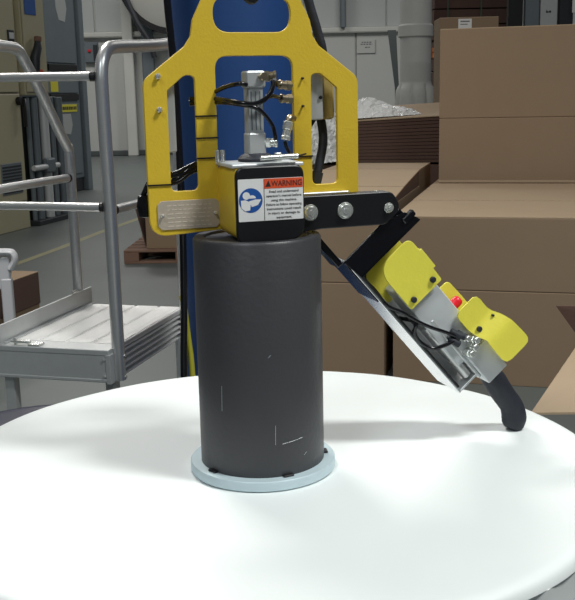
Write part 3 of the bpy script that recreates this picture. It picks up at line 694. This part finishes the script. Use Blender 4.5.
b = MB(); b.tube([(.17, -.06, 1.83), (.16, -.07, 2.0), (.22, -.08, 2.12), (.23, -.08, 2.2)], [.05, .06, .05, .035], 10); b.build('switch_lever', 'darkmetal', CU, True)
MB().cyl((.23, -.08, 2.19), (.24, -.08, 2.25), .045, 10).build('lever_knob', 'wood', CU, True)
MB().box(.28, .42, -.020, -.0155, 1.80, 1.87).build('red_print', 'orange', CU)
MB().cyl((.20, -.016, 1.63), (.20, -.03, 1.63), .02, 10).build('lock', 'darkmetal', CU, True)
# pipes below the narrow cabinet
PP = cab('pipe_frame', 'dark frame of vertical pipes under the narrow high cream cabinet', 9.66, -5.76, 'pipework')
MB().cbox(.0, .98, .14, .18, .02, 1.55, .006).build('back_panel', 'black', PP)
for x, r, mt in ((.10, .030, 'slate'), (.26, .045, 'slate'), (.48, .06, 'greybox'), (.68, .035, 'slate'), (.88, .05, 'slate')):
    MB().cyl((x, .065, .02), (x, .065, 1.54), r, 14).build('pipe', mt, PP, True)
MB().cyl((.0, -.02, .70), (.62, -.02, .70), .035, 12).build('pipe', 'greybox', PP, True)
MB().cbox(.30, .50, -.06, .03, .62, .80, .02).build('valve', 'slate', PP)
MB().cbox(.0, .98, -.05, .18, 0, .06, .006).build('sill', 'darkmetal', PP)
# grey cabinet
GC = cab('grey_cabinet', 'tall slate grey control cabinet with yellow stickers', 12.95, -7.332)
MB().cbox(.0, 1.22, 0, .8, .22, 3.6, .012).build('body', 'slate', GC)
MB().cbox(.05, 1.20, .02, .8, .0, .22, .01).build('plinth', 'darkmetal', GC)
MB().cbox(-.05, .55, -.12, .3, 0, .12, .01).build('foot_block', 'greybox', GC)
MB().cbox(.07, 1.12, -.022, .0, 2.08, 3.56, .008).build('door', 'slate', GC)
MB().cbox(.07, 1.12, -.022, .0, 1.61, 1.94, .008).build('door', 'slate', GC)
MB().cbox(.07, 1.12, -.022, .0, .30, 1.44, .008).build('door', 'slate', GC)
for z in (1.945, 1.485): MB().cbox(.17, 1.12, -.03, .0, z+.01, z+.11, .006).build('shelf_slot', 'black', GC)
MB().cbox(1.22, 1.38, -.06, .5, .0, 3.6, .01).build('side_frame', 'slate', GC)
MB().cbox(.19, .43, -.027, -.0215, 1.63, 1.80, .001).build('sticker', 'sticker', GC)
st = MB().cbox(.40, 1.02, -.030, -.0215, 1.31, 1.43, .001).build('sticker', 'sticker', GC)
b = MB(); x = .46
while x < .96: l = random.uniform(.03, .06); b.box(x, x+l, -.033, -.0300, 1.345, 1.395); x += l+.02
tag(b.build('print', 'ink', st), kind='stuff')
MB().prism([(.52, 1.28), (.80, 1.28), (.84, 1.10), (.76, .95), (.58, .97), (.50, 1.12)], -.026, -.0215).build('paper_note', 'alu', GC)
MB().prism([(.52, 3.10), (.84, 3.10), (.88, 2.93), (.80, 2.72), (.60, 2.74), (.52, 2.92)], -.026, -.0215).build('paper_note', 'alu', GC)

# ------------------------------------------------------------------ pallet with carton, floor cartons, chair
pa = thing('pallet', 'wooden pallet carrying a brown carton behind the yellow plate', 'pallet', (-1.235, 7.92, 0), R(-4))
for k in range(6): MB().cbox(0, 1.1, k*.19, k*.19+.14, .105, .125, .003).build('deck_board', 'wood', pa)
for x in (0, .48, .96): MB().cbox(x, x+.14, 0, 1.09, .022, .104, .003).build('stringer', 'wood', pa)
for y in (0, .475, .95): MB().cbox(0, 1.1, y, y+.14, 0, .021, .003).build('base_board', 'wood', pa)
t = thing('carton', 'brown carton with a dark folded flap standing on the wooden pallet', 'box', (-1.03, 8.0, .1255), R(-4))
MB().cbox(0, .8, 0, .7, 0, .36, .004).build('body', 'card', t)
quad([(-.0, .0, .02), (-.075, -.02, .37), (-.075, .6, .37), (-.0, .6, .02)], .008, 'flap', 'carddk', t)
for z0, lb, ex, mt in ((0, 'lower of two small cartons stacked behind the platform at the left edge', 0, 'card'), (.231, 'upper of two small cartons stacked behind the platform at the left edge', .008, 'carddk')):
    t = thing('carton', lb, 'box', (-2.10, 4.82, z0), H)
    MB().cbox(0, .59+ex, 0, .46, 0, .23 if z0 == 0 else .20, .004).build('body', mt, t)
    if z0: MB().cbox(0, .59+ex, 0, .46, .20, .206, .002).build('flap', 'card', t)
tr = thing('plastic_trestle', 'white plastic trestle at the left edge with a curved top rail', 'trestle', (-1.46, 4.50, 0), R(0))
MB().tube(smooth_path([(-.75, 0, .655), (-.2, 0, .655), (.02, 0, .655), (.06, 0, .640), (.065, 0, .60), (.04, 0, .555)], 6), .020, 14, 1.8).build('top_rail', 'plastic', tr, True)
MB().prism([(-.75, .44), (-.75, .585), (-.12, .585), (-.06, .56), (-.02, .62), (.03, .62), (.045, .57), (.03, .47), (.02, .44)], -.02, .02).build('panel', 'plastic', tr, bevel=.006)
for x in (-.02, -.70):
    MB().cbox(x, x+.062, -.025, .025, .012, .50, .006).build('leg', 'plastic', tr)
    MB().cbox(x-.01, x+.072, -.12, .12, 0, .022, .004).build('foot', 'plastic', tr)
